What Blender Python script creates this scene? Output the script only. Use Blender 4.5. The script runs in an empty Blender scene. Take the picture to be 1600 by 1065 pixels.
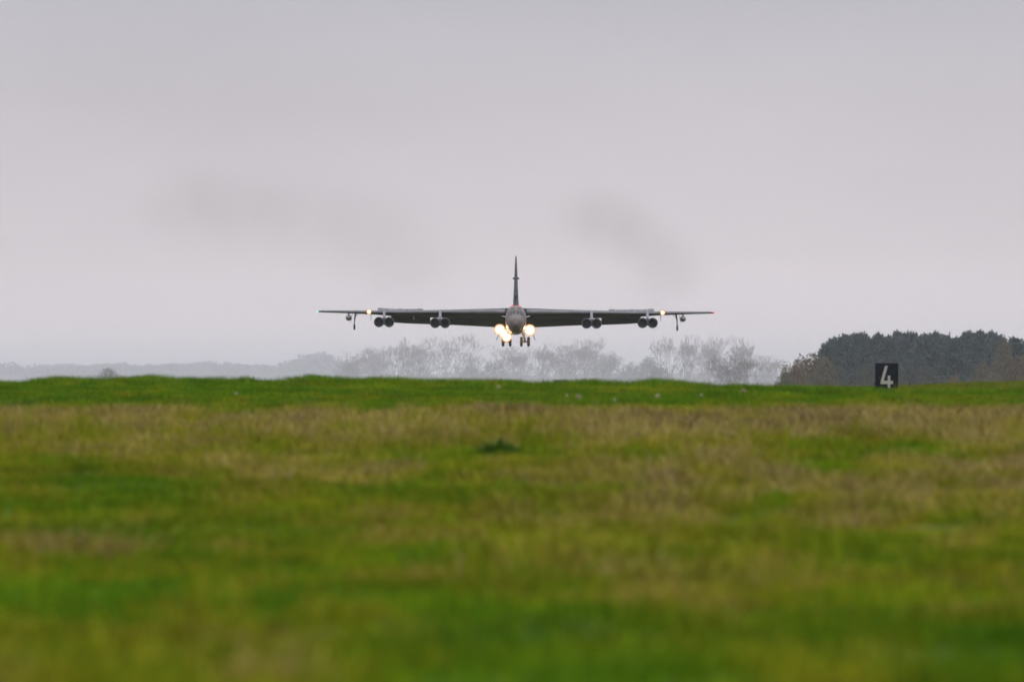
import bpy, math, random
import numpy as np
from mathutils import Vector, Matrix, Euler

R = math.radians
scene = bpy.context.scene
col = scene.collection
random.seed(7)

# ------------------------------------------------------------------ camera
EYE = 6.0                 # eye height above the far airfield
FPX = 400.0 / 36.0 * 1600.0
cam = bpy.data.cameras.new('camera')
cam.lens = 400.0
cam.sensor_width = 36.0
cam.clip_start = 1.0
cam.clip_end = 60000.0
cam.dof.use_dof = True
cam.dof.focus_distance = 1600.0
cam.dof.aperture_fstop = 4.6
cam.dof.aperture_blades = 9
cam_ob = bpy.data.objects.new('camera', cam)
col.objects.link(cam_ob)
cam_ob.location = (0, 0, EYE)
cam_ob.rotation_euler = (R(90) + math.atan((600 - 532.5) / FPX), 0, 0)
scene.camera = cam_ob

# ------------------------------------------------------------------ world: overcast sky
SUN_EL, SUN_AZ = 42.0, 150.0        # high, behind the camera to the right
world = bpy.data.worlds.new('World')
scene.world = world
world.use_nodes = True
wn, wl = world.node_tree.nodes, world.node_tree.links
wn.clear()
w_out = wn.new('ShaderNodeOutputWorld')
w_bg = wn.new('ShaderNodeBackground')
w_bg.inputs['Strength'].default_value = 0.1
w_sky = wn.new('ShaderNodeTexSky')
w_sky.sky_type = 'NISHITA'
w_sky.sun_disc = False
w_sky.sun_elevation = R(SUN_EL)
w_sky.sun_rotation = R(SUN_AZ)
w_sky.dust_density = 4.0
w_tc = wn.new('ShaderNodeTexCoord')
w_sep = wn.new('ShaderNodeSeparateXYZ')
wl.new(w_tc.outputs['Generated'], w_sep.inputs[0])
# cloud deck: paler close to the horizon, greyer overhead, faint broad mottling
w_ramp = wn.new('ShaderNodeValToRGB')
cr = w_ramp.color_ramp
cr.elements[0].position = 0.0
cr.elements[0].color = (0.94, 0.835, 0.85, 1)
cr.elements[1].position = 1.0
cr.elements[1].color = (1.75, 1.73, 1.80, 1)
e = cr.elements.new(0.012); e.color = (0.715, 0.664, 0.692, 1)
e = cr.elements.new(0.036); e.color = (0.550, 0.534, 0.588, 1)
e = cr.elements.new(0.12); e.color = (0.56, 0.548, 0.60, 1)
e = cr.elements.new(0.40); e.color = (1.02, 1.0, 1.06, 1)
wl.new(w_sep.outputs['Z'], w_ramp.inputs[0])
w_map = wn.new('ShaderNodeMapping')
w_map.inputs['Scale'].default_value = (16, 16, 46)
wl.new(w_tc.outputs['Generated'], w_map.inputs[0])
w_noise = wn.new('ShaderNodeTexNoise')
w_noise.inputs['Scale'].default_value = 1.0
w_noise.inputs['Detail'].default_value = 4.0
w_noise.inputs['Roughness'].default_value = 0.5
wl.new(w_map.outputs[0], w_noise.inputs['Vector'])
w_mr = wn.new('ShaderNodeMapRange')
w_mr.inputs['From Min'].default_value = 0.3
w_mr.inputs['From Max'].default_value = 0.7
w_mr.inputs['To Min'].default_value = 9.45
w_mr.inputs['To Max'].default_value = 10.5
wl.new(w_noise.outputs['Fac'], w_mr.inputs['Value'])
w_mul = wn.new('ShaderNodeVectorMath'); w_mul.operation = 'SCALE'
wl.new(w_ramp.outputs['Color'], w_mul.inputs[0])
wl.new(w_mr.outputs[0], w_mul.inputs['Scale'])
w_mix = wn.new('ShaderNodeMix'); w_mix.data_type = 'RGBA'
w_mix.inputs['Factor'].default_value = 0.93
wl.new(w_sky.outputs['Color'], w_mix.inputs['A'])
wl.new(w_mul.outputs[0], w_mix.inputs['B'])
wl.new(w_mix.outputs['Result'], w_bg.inputs['Color'])
wl.new(w_bg.outputs[0], w_out.inputs['Surface'])

# ------------------------------------------------------------------ sun through the cloud
sun = bpy.data.lights.new('sun', 'SUN')
sun.energy = 0.9
sun.angle = R(25)
sun.color = (1.0, 0.95, 0.88)
sun_ob = bpy.data.objects.new('sun', sun)
col.objects.link(sun_ob)
_sd = Vector((math.cos(R(SUN_EL)) * math.sin(R(SUN_AZ)), math.cos(R(SUN_EL)) * math.cos(R(SUN_AZ)), math.sin(R(SUN_EL))))
sun_ob.rotation_euler = (-_sd).to_track_quat('-Z', 'Y').to_euler()

vs = scene.view_settings
vs.view_transform = 'Standard'
vs.look = 'None'
vs.exposure = 0.0
vs.gamma = 1.0
vs.use_curve_mapping = False
scene.render.engine = 'CYCLES'
cy = scene.cycles
cy.max_bounces = 6
cy.diffuse_bounces = 3
cy.glossy_bounces = 2
cy.transmission_bounces = 2
cy.transparent_max_bounces = 12
cy.volume_bounces = 3
cy.volume_max_steps = 128
cy.sample_clamp_indirect = 6.0
cy.use_denoising = True
cy.caustics_reflective = False
cy.caustics_refractive = False
cy.filter_width = 1.7

# ------------------------------------------------------------------ numpy noise
_rs = np.random.RandomState(11)
_TAB = _rs.rand(256, 256)
def vnoise(x, y):
    x = np.asarray(x, float); y = np.asarray(y, float)
    xi = np.floor(x).astype(int); yi = np.floor(y).astype(int)
    fx = x - xi; fy = y - yi
    fx = fx * fx * (3 - 2 * fx); fy = fy * fy * (3 - 2 * fy)
    a = _TAB[xi & 255, yi & 255]; b = _TAB[(xi + 1) & 255, yi & 255]
    c = _TAB[xi & 255, (yi + 1) & 255]; d = _TAB[(xi + 1) & 255, (yi + 1) & 255]
    return (a * (1 - fx) + b * fx) * (1 - fy) + (c * (1 - fx) + d * fx) * fy
def fbm(x, y, o=4):
    s = 0; a = .5; t = 0
    for i in range(o):
        s = s + a * vnoise(x * 2 ** i + 17.3 * i, y * 2 ** i + 5.1 * i); t += a; a *= .5
    return s / t
def sstep(a, b, v):
    t = np.clip((v - a) / (b - a), 0, 1)
    return t * t * (3 - 2 * t)

# ------------------------------------------------------------------ terrain (heights relative to the eye)
def world_pt(px, py, d):
    return Vector(((px - 800) / FPX * d, d, EYE - (py - 600) / FPX * d))
CREST_Y = 330.0
_cr = [(-400, 594), (-150, 596), (0, 598), (22, 600.5), (62, 597), (94, 591.5), (115, 590.5), (138, 595), (156, 595), (175, 593.5),
       (212, 592), (234, 587.5), (259, 592), (281, 594.5), (312, 593.5), (369, 592.5), (406, 595), (437, 595), (484, 589.5),
       (500, 591), (540, 592.5), (575, 591), (640, 592), (675, 594), (740, 594.5), (800, 595.5), (880, 597.5), (930, 596.5),
       (980, 599), (1018, 596.5), (1055, 598), (1080, 601), (1105, 603), (1155, 603.5), (1205, 606), (1300, 609),
       (1400, 611), (1600, 611), (2000, 612)]
_cx = np.array([(p - 800) / FPX * CREST_Y for p, r in _cr])
_cz = np.array([-(r + 6.8 - 600) / FPX * CREST_Y for p, r in _cr])
PLAT_Y = 820.0
_pl = [(0, 622), (900, 620), (1090, 610), (1180, 607), (1300, 606.5), (1390, 606.5), (1440, 604), (1500, 601), (1545, 599), (1600, 598.5), (2000, 598)]
_px = np.array([(p - 800) / FPX * PLAT_Y for p, r in _pl])
_pz = np.array([-(r - 600) / FPX * PLAT_Y for p, r in _pl])
_ys = np.array([0, 20, 30, 45, 70, 100, 130, 160, 200, 230])
_zs = np.array([-1.5, -1.3, -1.12, -1.17, -1.29, -1.23, -1.02, -.81, -.57, -.49])
def ground_z(x, y):
    x = np.asarray(x, float); y = np.asarray(y, float)
    near = np.interp(y, _ys, _zs)
    crest = np.interp(x, _cx, _cz)
    plat = np.interp(x, _px, _pz)
    # small mounds in the crest line fade towards the field below it
    t = np.clip((y - 230) / (CREST_Y - 230), 0, 1)
    t = t * (1.35 - .35 * t)
    bank = -.49 * (1 - t) + crest * t
    back = crest - .5 * sstep(CREST_Y, CREST_Y + 90, y)
    k = sstep(420, 560, y)
    mid_row = -.62 + .20 * sstep(5, 16, x)
    far = back * (1 - k) + mid_row * k
    k2 = np.clip((y - 560) / (PLAT_Y - 560), 0, 1)
    far = np.where(y > 560, mid_row * (1 - k2) + plat * k2, far)
    k3 = sstep(PLAT_Y + 10, 1400, y)
    far = np.where(y > PLAT_Y, plat * (1 - k3) - EYE * k3, far)
    z = np.where(y < 230, near, np.where(y < CREST_Y, bank, far))
    amp = np.where(y < 1000, 1.0, 0.0) * np.where(np.abs(x) < 80, 1.0, 0.3)
    n1 = fbm(x / 2.2 + 40, y / 3.6 + 9, 4) - .5
    n2 = vnoise(x / .55 + 3, y / .8 + 77) - .5
    a1 = np.interp(y, [0, 60, 180, 230, 320, 340, 560, 900], [.18, .24, .30, .24, .17, .12, .12, .10])
    return z + amp * (a1 * n1 + .035 * n2)

_rowd = np.linspace(220, 42, 90)
_rowv = 600 - np.interp(_rowd, _ys, _zs) / _rowd * FPX
PATCHES = [(45, 872, 40, 10, .5), (95, 878, 28, 8, .4), (175, 886, 16, 8, .45), (230, 822, 55, 13, .30), (1330, 828, 60, 5, .32), (1440, 822, 50, 5, .28), (880, 762, 130, 9, .22), (1040, 765, 90, 8, .2),
           (1050, 690, 240, 16, .12), (1270, 772, 170, 16, .22), (1500, 735, 120, 14, .15), (905, 815, 40, 8, .2), (1040, 945, 90, 16, .22), (690, 905, 160, 8, .14),
           (240, 700, 90, 10, .14), (600, 745, 80, 8, .15), (1560, 900, 90, 16, .12), (330, 905, 80, 9, .18), (110, 718, 70, 8, .3), (1590, 640, 120, 8, .1),
           (640, 792, 130, 20, -.16), (300, 785, 110, 24, -.16), (760, 800, 60, 12, -.15), (1130, 868, 190, 24, -.14), (1400, 965, 190, 40, -.12), (500, 960, 150, 24, -.12),
           (960, 880, 120, 20, -.1), (1520, 830, 90, 14, -.1), (180, 980, 160, 30, -.1), (930, 720, 90, 10, -.1)]
def dryness(x, y):
    """0 lush green .. 1 straw; where the sward is dead and where it is green"""
    yw = np.where(y < 300, y + 22 * (fbm(x / 3.5 + 61, y / 60 + 2, 3) - .5) - 7 * sstep(-3, 9, x) + 3, y)
    base = np.interp(yw, [0, 48, 62, 80, 100, 120, 140, 155, 168, 182, 194, 204, 214, 280, 335, 400, 560, 900],
                     [.25, .28, .32, .34, .36, .37, .42, .52, .63, .73, .74, .50, .24, .17, .15, .2, .34, .36])
    base = base + np.where(y < 230, .10 * sstep(-4, 9, x), 0)
    for px_, row, w, h, a in PATCHES:
        d = float(np.interp(row, _rowv, _rowd)); dd = abs(float(np.interp(row - h, _rowv, _rowd)) - float(np.interp(row + h, _rowv, _rowd))) / 2
        wob = 1 + .5 * (vnoise(x / 1.3 + px_, y / 4 + row) - .5)
        base = base + a * np.exp(-(((x - (px_ - 800) / FPX * d) / (w / FPX * d)) ** 2 + ((y - d) / dd) ** 2) * wob)
    n = fbm(x / 1.25 + 5, y / 13.0 + 31, 4) - .5
    m = fbm(x / .42 + 70, y / 3.6 + 12, 4) - .5
    a = np.interp(y, [0, 200, 240, 340], [1.2, 1.0, .8, .6])
    return np.clip(base + n * .66 * a + m * .62 * a, 0, 1)

# ------------------------------------------------------------------ materials
def new_mat(name):
    m = bpy.data.materials.new(name)
    m.use_nodes = True
    nt = m.node_tree
    return m, nt.nodes, nt.links, nt.nodes['Principled BSDF']
def paint(name, rgb, rough=.5, metal=0.0, var=.25, scale=3.0, bump=0.0, spec=.5):
    m, n, l, b = new_mat(name)
    tc = n.new('ShaderNodeTexCoord')
    no = n.new('ShaderNodeTexNoise'); no.inputs['Scale'].default_value = scale; no.inputs['Detail'].default_value = 5
    l.new(tc.outputs['Object'], no.inputs['Vector'])
    mr = n.new('ShaderNodeMapRange')
    mr.inputs['From Min'].default_value = .3; mr.inputs['From Max'].default_value = .7
    mr.inputs['To Min'].default_value = 1 - var; mr.inputs['To Max'].default_value = 1 + var
    l.new(no.outputs['Fac'], mr.inputs['Value'])
    sc = n.new('ShaderNodeVectorMath'); sc.operation = 'SCALE'
    sc.inputs[0].default_value = rgb
    l.new(mr.outputs[0], sc.inputs['Scale'])
    l.new(sc.outputs[0], b.inputs['Base Color'])
    b.inputs['Roughness'].default_value = rough
    b.inputs['Metallic'].default_value = metal
    b.inputs['Specular IOR Level'].default_value = spec
    if bump:
        bp = n.new('ShaderNodeBump'); bp.inputs['Strength'].default_value = bump
        l.new(no.outputs['Fac'], bp.inputs['Height']); l.new(bp.outputs[0], b.inputs['Normal'])
    return m
def lamp_mat(name, core, rim, s_core, s_rim, p=2.0):
    """a lit lamp: bright centre, with the bloom around it painted as falloff to the rim (radius 1 in object space)"""
    m = bpy.data.materials.new(name); m.use_nodes = True
    n, l = m.node_tree.nodes, m.node_tree.links
    n.clear()
    out = n.new('ShaderNodeOutputMaterial'); em = n.new('ShaderNodeEmission')
    at = n.new('ShaderNodeAttribute'); at.attribute_name = 'rim'
    pw = n.new('ShaderNodeMath'); pw.operation = 'POWER'; pw.inputs[1].default_value = p
    l.new(at.outputs['Fac'], pw.inputs[0])
    mx = n.new('ShaderNodeMix'); mx.data_type = 'RGBA'
    mx.inputs['A'].default_value = (*[c * s_core for c in core], 1)
    mx.inputs['B'].default_value = (*[c * s_rim for c in rim], 1)
    l.new(pw.outputs[0], mx.inputs['Factor'])
    l.new(mx.outputs['Result'], em.inputs['Color'])
    em.inputs['Strength'].default_value = 1.0
    l.new(em.outputs[0], out.inputs['Surface'])
    return m

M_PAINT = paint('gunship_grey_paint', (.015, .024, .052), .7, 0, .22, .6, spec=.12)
M_FIN = paint('fin_grey_paint', (.050, .056, .068), .6, 0, .2, .8, spec=.2)
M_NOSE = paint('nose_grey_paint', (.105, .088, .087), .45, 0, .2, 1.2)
M_RADOME = paint('radome_paint', (.075, .056, .058), .6, 0, .2, 1.2)
M_LEADING = paint('leading_edge_metal', (.13, .13, .15), .4, .2, .2, .7)
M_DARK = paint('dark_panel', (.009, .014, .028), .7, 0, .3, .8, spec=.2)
M_SPOIL = paint('spoiler_grey', (.15, .145, .17), .5, 0, .2, 1.0)
M_RING = paint('intake_ring_metal', (.045, .052, .062), .5, .1, .2, 2.0)
M_INTAKE = paint('intake_black', (.010, .012, .015), .6, .2, .3, 4.0)
M_RUBBER = paint('tyre_rubber', (.022, .020, .020), .8, 0, .3, 3.0)
M_RIM = paint('wheel_rim_metal', (.30, .30, .31), .4, .6, .2, 3.0)
M_STRUT = paint('gear_strut_metal', (.25, .25, .26), .4, .4, .2, 3.0)
M_WHITE = paint('antenna_white', (.62, .60, .58), .5, 0, .1, 3.0)
M_GLASS = paint('cockpit_glass', (.012, .013, .016), .12, 0, .1, 2.0, spec=.35)
M_LAND = lamp_mat('landing_light_glow', (1, .90, .70), (1, .40, .09), 8, .9, .6)  # warm bloom around the lamp painted into the emission colour
M_TAXI = lamp_mat('taxi_light_glow', (1, .88, .62), (1, .40, .09), 5, .9, .5)
M_GREEN = lamp_mat('green_light_glass', (.35, 1, .75), (.35, .95, .75), 2.0, .9)
M_RED = lamp_mat('red_light_glass', (1, .06, .06), (1, .10, .10), 2.6, 1.2)
M_BOARD = paint('board_black', (.007, .010, .015), .7, 0, .35, 3.0, spec=.12)
M_DIGIT = paint('digit_white', (.31, .30, .28), .8, 0, .18, 9.0)
M_RUST = paint('rust', (.06, .032, .02), .8, 0, .3, 9.0)
M_SLAB = paint('dark_slab', (.06, .065, .06), .7, 0, .3, 3.0)

def foliage(name, a, b, scale=.6, rough=.7, trans=0.0):
    m, n, l, bs = new_mat(name)
    ge = n.new('ShaderNodeNewGeometry')
    no = n.new('ShaderNodeTexNoise'); no.inputs['Scale'].default_value = scale; no.inputs['Detail'].default_value = 3
    l.new(ge.outputs['Position'], no.inputs['Vector'])
    oi = n.new('ShaderNodeObjectInfo')
    ad = n.new('ShaderNodeMath'); ad.operation = 'MULTIPLY_ADD'; ad.inputs[1].default_value = .35
    l.new(oi.outputs['Random'], ad.inputs[0]); l.new(no.outputs['Fac'], ad.inputs[2])
    mr = n.new('ShaderNodeMapRange'); mr.inputs['From Min'].default_value = .35; mr.inputs['From Max'].default_value = .95
    l.new(ad.outputs[0], mr.inputs['Value'])
    mx = n.new('ShaderNodeMix'); mx.data_type = 'RGBA'
    mx.inputs['A'].default_value = (*a, 1); mx.inputs['B'].default_value = (*b, 1)
    l.new(mr.outputs[0], mx.inputs['Factor'])
    l.new(mx.outputs['Result'], bs.inputs['Base Color'])
    bs.inputs['Roughness'].default_value = rough
    bs.inputs['Specular IOR Level'].default_value = .2
    return m
M_PINE = foliage('pine_needles', (.016, .042, .044), (.038, .076, .074), .5)
M_BROWN_LEAF = foliage('autumn_leaves', (.075, .064, .038), (.175, .125, .070), .7)
M_PALE_LEAF = foliage('olive_leaves', (.055, .060, .038), (.13, .115, .075), .7)
M_HEDGE = foliage('hedge_leaves', (.045, .055, .042), (.075, .085, .066), .5)
M_FARWOOD = foliage('far_wood_leaves', (.035, .042, .042), (.055, .06, .058), .1)
M_BARK = paint('bark', (.085, .072, .062), .85, 0, .3, 1.5)
M_TWIG = foliage('twigs', (.075, .065, .060), (.13, .112, .10), .4)

def grass_mat(name, instanced):
    m, n, l, b = new_mat(name)
    at = n.new('ShaderNodeAttribute'); at.attribute_name = 'dry'
    at2 = n.new('ShaderNodeAttribute'); at2.attribute_name = 'shade'
    if instanced:
        at.attribute_type = 'INSTANCER'; at2.attribute_type = 'INSTANCER'
    ge = n.new('ShaderNodeNewGeometry')
    no = n.new('ShaderNodeTexNoise'); no.inputs['Scale'].default_value = 5.0; no.inputs['Detail'].default_value = 3
    l.new(ge.outputs['Position'], no.inputs['Vector'])
    ma = n.new('ShaderNodeMath'); ma.operation = 'MULTIPLY_ADD'; ma.inputs[1].default_value = .30; ma.inputs[2].default_value = -.15
    l.new(no.outputs['Fac'], ma.inputs[0])
    ad = n.new('ShaderNodeMath'); ad.operation = 'ADD'; ad.use_clamp = True
    l.new(at.outputs['Fac'], ad.inputs[0]); l.new(ma.outputs[0], ad.inputs[1])
    rp = n.new('ShaderNodeValToRGB'); c = rp.color_ramp
    c.elements[0].position = 0; c.elements[0].color = (.046, .122, .003, 1)
    c.elements[1].position = 1; c.elements[1].color = (.105, .066, .024, 1)
    for p, q in ((.20, (.088, .162, .003, 1)), (.38, (.142, .174, .005, 1)), (.52, (.182, .172, .008, 1)),
                 (.68, (.236, .190, .046, 1)), (.84, (.258, .212, .086, 1))):
        e = c.elements.new(p); e.color = q
    l.new(ad.outputs[0], rp.inputs[0])
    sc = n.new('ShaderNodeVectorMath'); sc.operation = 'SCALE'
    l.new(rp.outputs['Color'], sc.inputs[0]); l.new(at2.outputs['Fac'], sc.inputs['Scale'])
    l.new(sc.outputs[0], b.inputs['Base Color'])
    b.inputs['Roughness'].default_value = .65
    b.inputs['Specular IOR Level'].default_value = .03
    return m
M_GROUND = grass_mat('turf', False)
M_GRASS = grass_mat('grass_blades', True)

def volume_mat(name, density, color=(.86, .87, 1.0), aniso=.2, smoke=False, scale=.02, lo=.48, hi=.8):
    m = bpy.data.materials.new(name); m.use_nodes = True
    n, l = m.node_tree.nodes, m.node_tree.links
    n.clear()
    out = n.new('ShaderNodeOutputMaterial'); pv = n.new('ShaderNodeVolumePrincipled')
    pv.inputs['Color'].default_value = (*color, 1)
    pv.inputs['Density'].default_value = density
    pv.inputs['Anisotropy'].default_value = aniso
    l.new(pv.outputs[0], out.inputs['Volume'])
    if smoke:
        tc = n.new('ShaderNodeTexCoord')
        no = n.new('ShaderNodeTexNoise'); no.inputs['Scale'].default_value = scale; no.inputs['Detail'].default_value = 3
        l.new(tc.outputs['Object'], no.inputs['Vector'])
        mr = n.new('ShaderNodeMapRange'); mr.inputs['From Min'].default_value = lo; mr.inputs['From Max'].default_value = hi
        l.new(no.outputs['Fac'], mr.inputs['Value'])
        # thins out towards the edge of the plume (generated box coordinates)
        sub = n.new('ShaderNodeVectorMath'); sub.operation = 'SUBTRACT'; sub.inputs[1].default_value = (.5, .5, .5)
        l.new(tc.outputs['Generated'], sub.inputs[0])
        ln = n.new('ShaderNodeVectorMath'); ln.operation = 'LENGTH'
        l.new(sub.outputs[0], ln.inputs[0])
        fo = n.new('ShaderNodeMapRange'); fo.inputs['From Min'].default_value = .50; fo.inputs['From Max'].default_value = .0
        l.new(ln.outputs['Value'], fo.inputs['Value'])
        mu = n.new('ShaderNodeMath'); mu.operation = 'MULTIPLY'
        l.new(mr.outputs[0], mu.inputs[0]); l.new(fo.outputs[0], mu.inputs[1])
        m2 = n.new('ShaderNodeMath'); m2.operation = 'MULTIPLY'; m2.inputs[1].default_value = density
        l.new(mu.outputs[0], m2.inputs[0]); l.new(m2.outputs[0], pv.inputs['Density'])
    return m

# ------------------------------------------------------------------ mesh helpers
class MB:
    def __init__(s): s.v, s.f = [], []
    def add(s, vs, fs):
        o = len(s.v); s.v += [tuple(p) for p in vs]; s.f += [tuple(i + o for i in f) for f in fs]; return s
    def box(s, c, size, rot=None):
        h = [q / 2 for q in size]
        p = [Vector((x, y, z)) for x in (-h[0], h[0]) for y in (-h[1], h[1]) for z in (-h[2], h[2])]
        if rot: p = [Euler(rot).to_matrix() @ q for q in p]
        c = Vector(c)
        return s.add([q + c for q in p], [(0, 1, 3, 2), (4, 6, 7, 5), (0, 4, 5, 1), (2, 3, 7, 6), (0, 2, 6, 4), (1, 5, 7, 3)])
    def loft(s, secs, cap=True):
        n = len(secs[0]); o = []
        for q in secs: o += list(q)
        f = []
        for i in range(len(secs) - 1):
            for j in range(n):
                k = (j + 1) % n
                f.append((i * n + j, i * n + k, (i + 1) * n + k, (i + 1) * n + j))
        if cap:
            f.append(tuple(range(n))[::-1]); b = (len(secs) - 1) * n
            f.append(tuple(range(b, b + n)))
        return s.add(o, f)
    def tube(s, a, b, ra, rb, n=8):
        a, b = Vector(a), Vector(b); d = (b - a).normalized()
        u = d.orthogonal().normalized(); w = d.cross(u)
        ring = lambda c, r: [c + (u * math.cos(2 * math.pi * i / n) + w * math.sin(2 * math.pi * i / n)) * r for i in range(n)]
        return s.loft([ring(a, ra), ring(b, rb)])
    def lathe(s, prof, axis='y', c=(0, 0, 0), n=24, cap=True):
        """prof: (along, radius)"""
        secs = []
        for t, r in prof:
            q = []
            for i in range(n):
                a = 2 * math.pi * i / n
                p = (r * math.cos(a), t, r * math.sin(a)) if axis == 'y' else (t, r * math.cos(a), r * math.sin(a))
                q.append((p[0] + c[0], p[1] + c[1], p[2] + c[2]))
            secs.append(q)
        return s.loft(secs, cap)
    def build(s, name, mat, parent=None, smooth=False, loc=None):
        me = bpy.data.meshes.new(name); me.from_pydata(s.v, [], s.f)
        me.materials.append(mat); me.validate(); me.update()
        if smooth: me.polygons.foreach_set('use_smooth', [True] * len(me.polygons))
        return link(name, me, parent, loc)
def link(name, me, parent=None, loc=None):
    o = bpy.data.objects.new(name, me); col.objects.link(o)
    if parent: o.parent = parent
    if loc is not None: o.location = loc
    return o
def fixnormals(o):
    import bmesh
    bm = bmesh.new(); bm.from_mesh(o.data); bmesh.ops.recalc_face_normals(bm, faces=bm.faces); bm.to_mesh(o.data); bm.free()
    return o
def tag(o, label=None, cat=None, group=None, kind=None):
    if label: o['label'] = label
    if cat: o['category'] = cat
    if group: o['group'] = group
    if kind: o['kind'] = kind
    return o
def empty(name, loc=(0, 0, 0)):
    o = bpy.data.objects.new(name, None); col.objects.link(o); o.location = loc; o.empty_display_size = .5
    return o
def np_mesh(name, verts, faces, mat):
    """verts (n,3), faces (m,k) all the same size"""
    me = bpy.data.meshes.new(name)
    verts = np.asarray(verts, np.float32); faces = np.asarray(faces, np.int32)
    me.vertices.add(len(verts)); me.vertices.foreach_set('co', verts.ravel())
    k = faces.shape[1]
    me.loops.add(faces.size); me.loops.foreach_set('vertex_index', faces.ravel())
    me.polygons.add(len(faces))
    me.polygons.foreach_set('loop_start', np.arange(0, faces.size, k, dtype=np.int32))
    me.update(calc_edges=True)
    me.materials.append(mat)
    return me

# ------------------------------------------------------------------ ground: one sheet to the horizon
def axis_vals(segs):
    out = []
    for a, b, st in segs: out += list(np.arange(a, b, st))
    out.append(segs[-1][1]); return np.array(out)
gx = axis_vals([(-6000, -800, 400), (-800, -100, 50), (-100, -22, 6), (-22, 22, .22), (22, 60, 2), (60, 100, 8), (100, 800, 50), (800, 6000, 400)])
gy = axis_vals([(-60, 20, 8), (20, 60, .5), (60, 345, .4), (345, 440, 3), (440, 920, 4), (920, 1400, 30), (1400, 14000, 400)])
GX, GY = np.meshgrid(gx, gy)
GZ = ground_z(GX, GY) + EYE
nx, ny = len(gx), len(gy)
ii = np.arange(nx * ny).reshape(ny, nx)
gf = np.stack([ii[:-1, :-1], ii[:-1, 1:], ii[1:, 1:], ii[1:, :-1]], -1).reshape(-1, 4)
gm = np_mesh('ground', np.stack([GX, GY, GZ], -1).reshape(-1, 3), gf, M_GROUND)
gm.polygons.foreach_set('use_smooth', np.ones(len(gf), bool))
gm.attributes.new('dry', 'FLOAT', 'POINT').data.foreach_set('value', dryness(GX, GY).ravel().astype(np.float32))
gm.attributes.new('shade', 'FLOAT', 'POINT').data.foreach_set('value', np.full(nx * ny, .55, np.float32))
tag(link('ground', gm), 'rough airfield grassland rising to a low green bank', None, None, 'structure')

# ------------------------------------------------------------------ grass: tufts scattered over the field
def tuft(name, n, h, spread, wid, lean, seed):
    rs = np.random.RandomState(seed); V, F = [], []
    for i in range(n):
        a, r = rs.rand() * 6.283, spread * math.sqrt(rs.rand())
        x, y = r * math.cos(a), r * math.sin(a)
        hh = h * (.5 + .7 * rs.rand()); la = rs.rand() * 6.283; ll = lean * (.3 + rs.rand()) * hh
        wa = rs.rand() * 3.1416; wx, wy = wid * math.cos(wa) / 2, wid * math.sin(wa) / 2
        mx, my = x + math.cos(la) * ll * .4, y + math.sin(la) * ll * .4
        tx, ty = x + math.cos(la) * ll, y + math.sin(la) * ll
        o = len(V)
        V += [(x - wx, y - wy, -.04), (x + wx, y + wy, -.04), (mx + wx * .8, my + wy * .8, hh * .6), (mx - wx * .8, my - wy * .8, hh * .6), (tx, ty, hh * (1 - .2 * lean))]
        F += [(o, o + 1, o + 2, o + 3), (o + 3, o + 2, o + 4)]
    me = bpy.data.meshes.new(name); me.from_pydata(V, [], F); me.materials.append(M_GRASS)
    return bpy.data.objects.new(name, me)
tufts = bpy.data.collections.new('grass_tufts')
specs = [(34, .085, .24, .010, .5), (30, .11, .22, .010, .6), (26, .15, .20, .011, .7), (26, .22, .20, .010, .8), (14, .34, .22, .008, .5)]
for k, (n, h, s, w, le) in enumerate(specs):
    tufts.objects.link(tuft('grass_tuft_%d' % k, n, h, s, w, le, 20 + k))
rs = np.random.RandomState(5)
def scatter(y0, y1, dens, marg=1.35):
    area = (y1 ** 2 - y0 ** 2) * 0.09 * marg / 2
    n = int(area * dens)
    y = np.sqrt(rs.rand(n) * (y1 ** 2 - y0 ** 2) + y0 ** 2)
    x = (rs.rand(n) - .5) * .09 * marg * y
    return x, y
parts = [scatter(34, 90, 14), scatter(90, 346, 12.5), scatter(480, 860, .9, 1.15)]
sx = np.concatenate([p[0] for p in parts]); sy = np.concatenate([p[1] for p in parts])
keep = (sy < 400) | (sx > 8)
sx, sy = sx[keep], sy[keep]
dry = dryness(sx, sy)
jit = rs.rand(len(sx))
clump = fbm(sx / 1.1 + 8, sy / 1.6 + 3, 3)
idx = np.clip(np.floor((dry - .12) * 4.2 + (jit - .5) * 2.0 + (clump - .5) * 3), 0, 3).astype(np.int32)
idx = np.where((sy > 200) & (sy < 400), np.clip(idx, 0, 2), idx)
tall = rs.rand(len(sx)) < np.where(sy > 400, .02, np.where((sy > 150) & (sy < 192), .05, np.where(sy < 150, .012, 0)))
crest_tuft = (sy > 300) & (sy < 345) & (rs.rand(len(sx)) < .40 * sstep(.40, .66, fbm(sx / .7 + 55, sy / 6, 2)))
idx = np.where(crest_tuft, 3, idx)
idx = np.where(tall, 4, idx).astype(np.int32)
scl = .75 + .55 * rs.rand(len(sx)) + .5 * (clump - .5)
scl = np.where(sy > 400, scl * 1.3, scl)
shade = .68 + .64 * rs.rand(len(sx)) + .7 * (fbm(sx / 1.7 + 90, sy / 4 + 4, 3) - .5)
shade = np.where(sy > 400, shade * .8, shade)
dryi = np.clip(dry + (rs.rand(len(sx)) - .5) * .36, 0, 1)
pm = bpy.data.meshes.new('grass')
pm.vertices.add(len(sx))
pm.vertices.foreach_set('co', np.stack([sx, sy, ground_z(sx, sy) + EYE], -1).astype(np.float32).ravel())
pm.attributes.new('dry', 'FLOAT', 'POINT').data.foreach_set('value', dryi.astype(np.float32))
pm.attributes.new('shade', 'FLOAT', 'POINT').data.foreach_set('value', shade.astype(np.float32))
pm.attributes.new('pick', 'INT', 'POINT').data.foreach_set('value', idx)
pm.attributes.new('size', 'FLOAT', 'POINT').data.foreach_set('value', scl.astype(np.float32))
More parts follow.
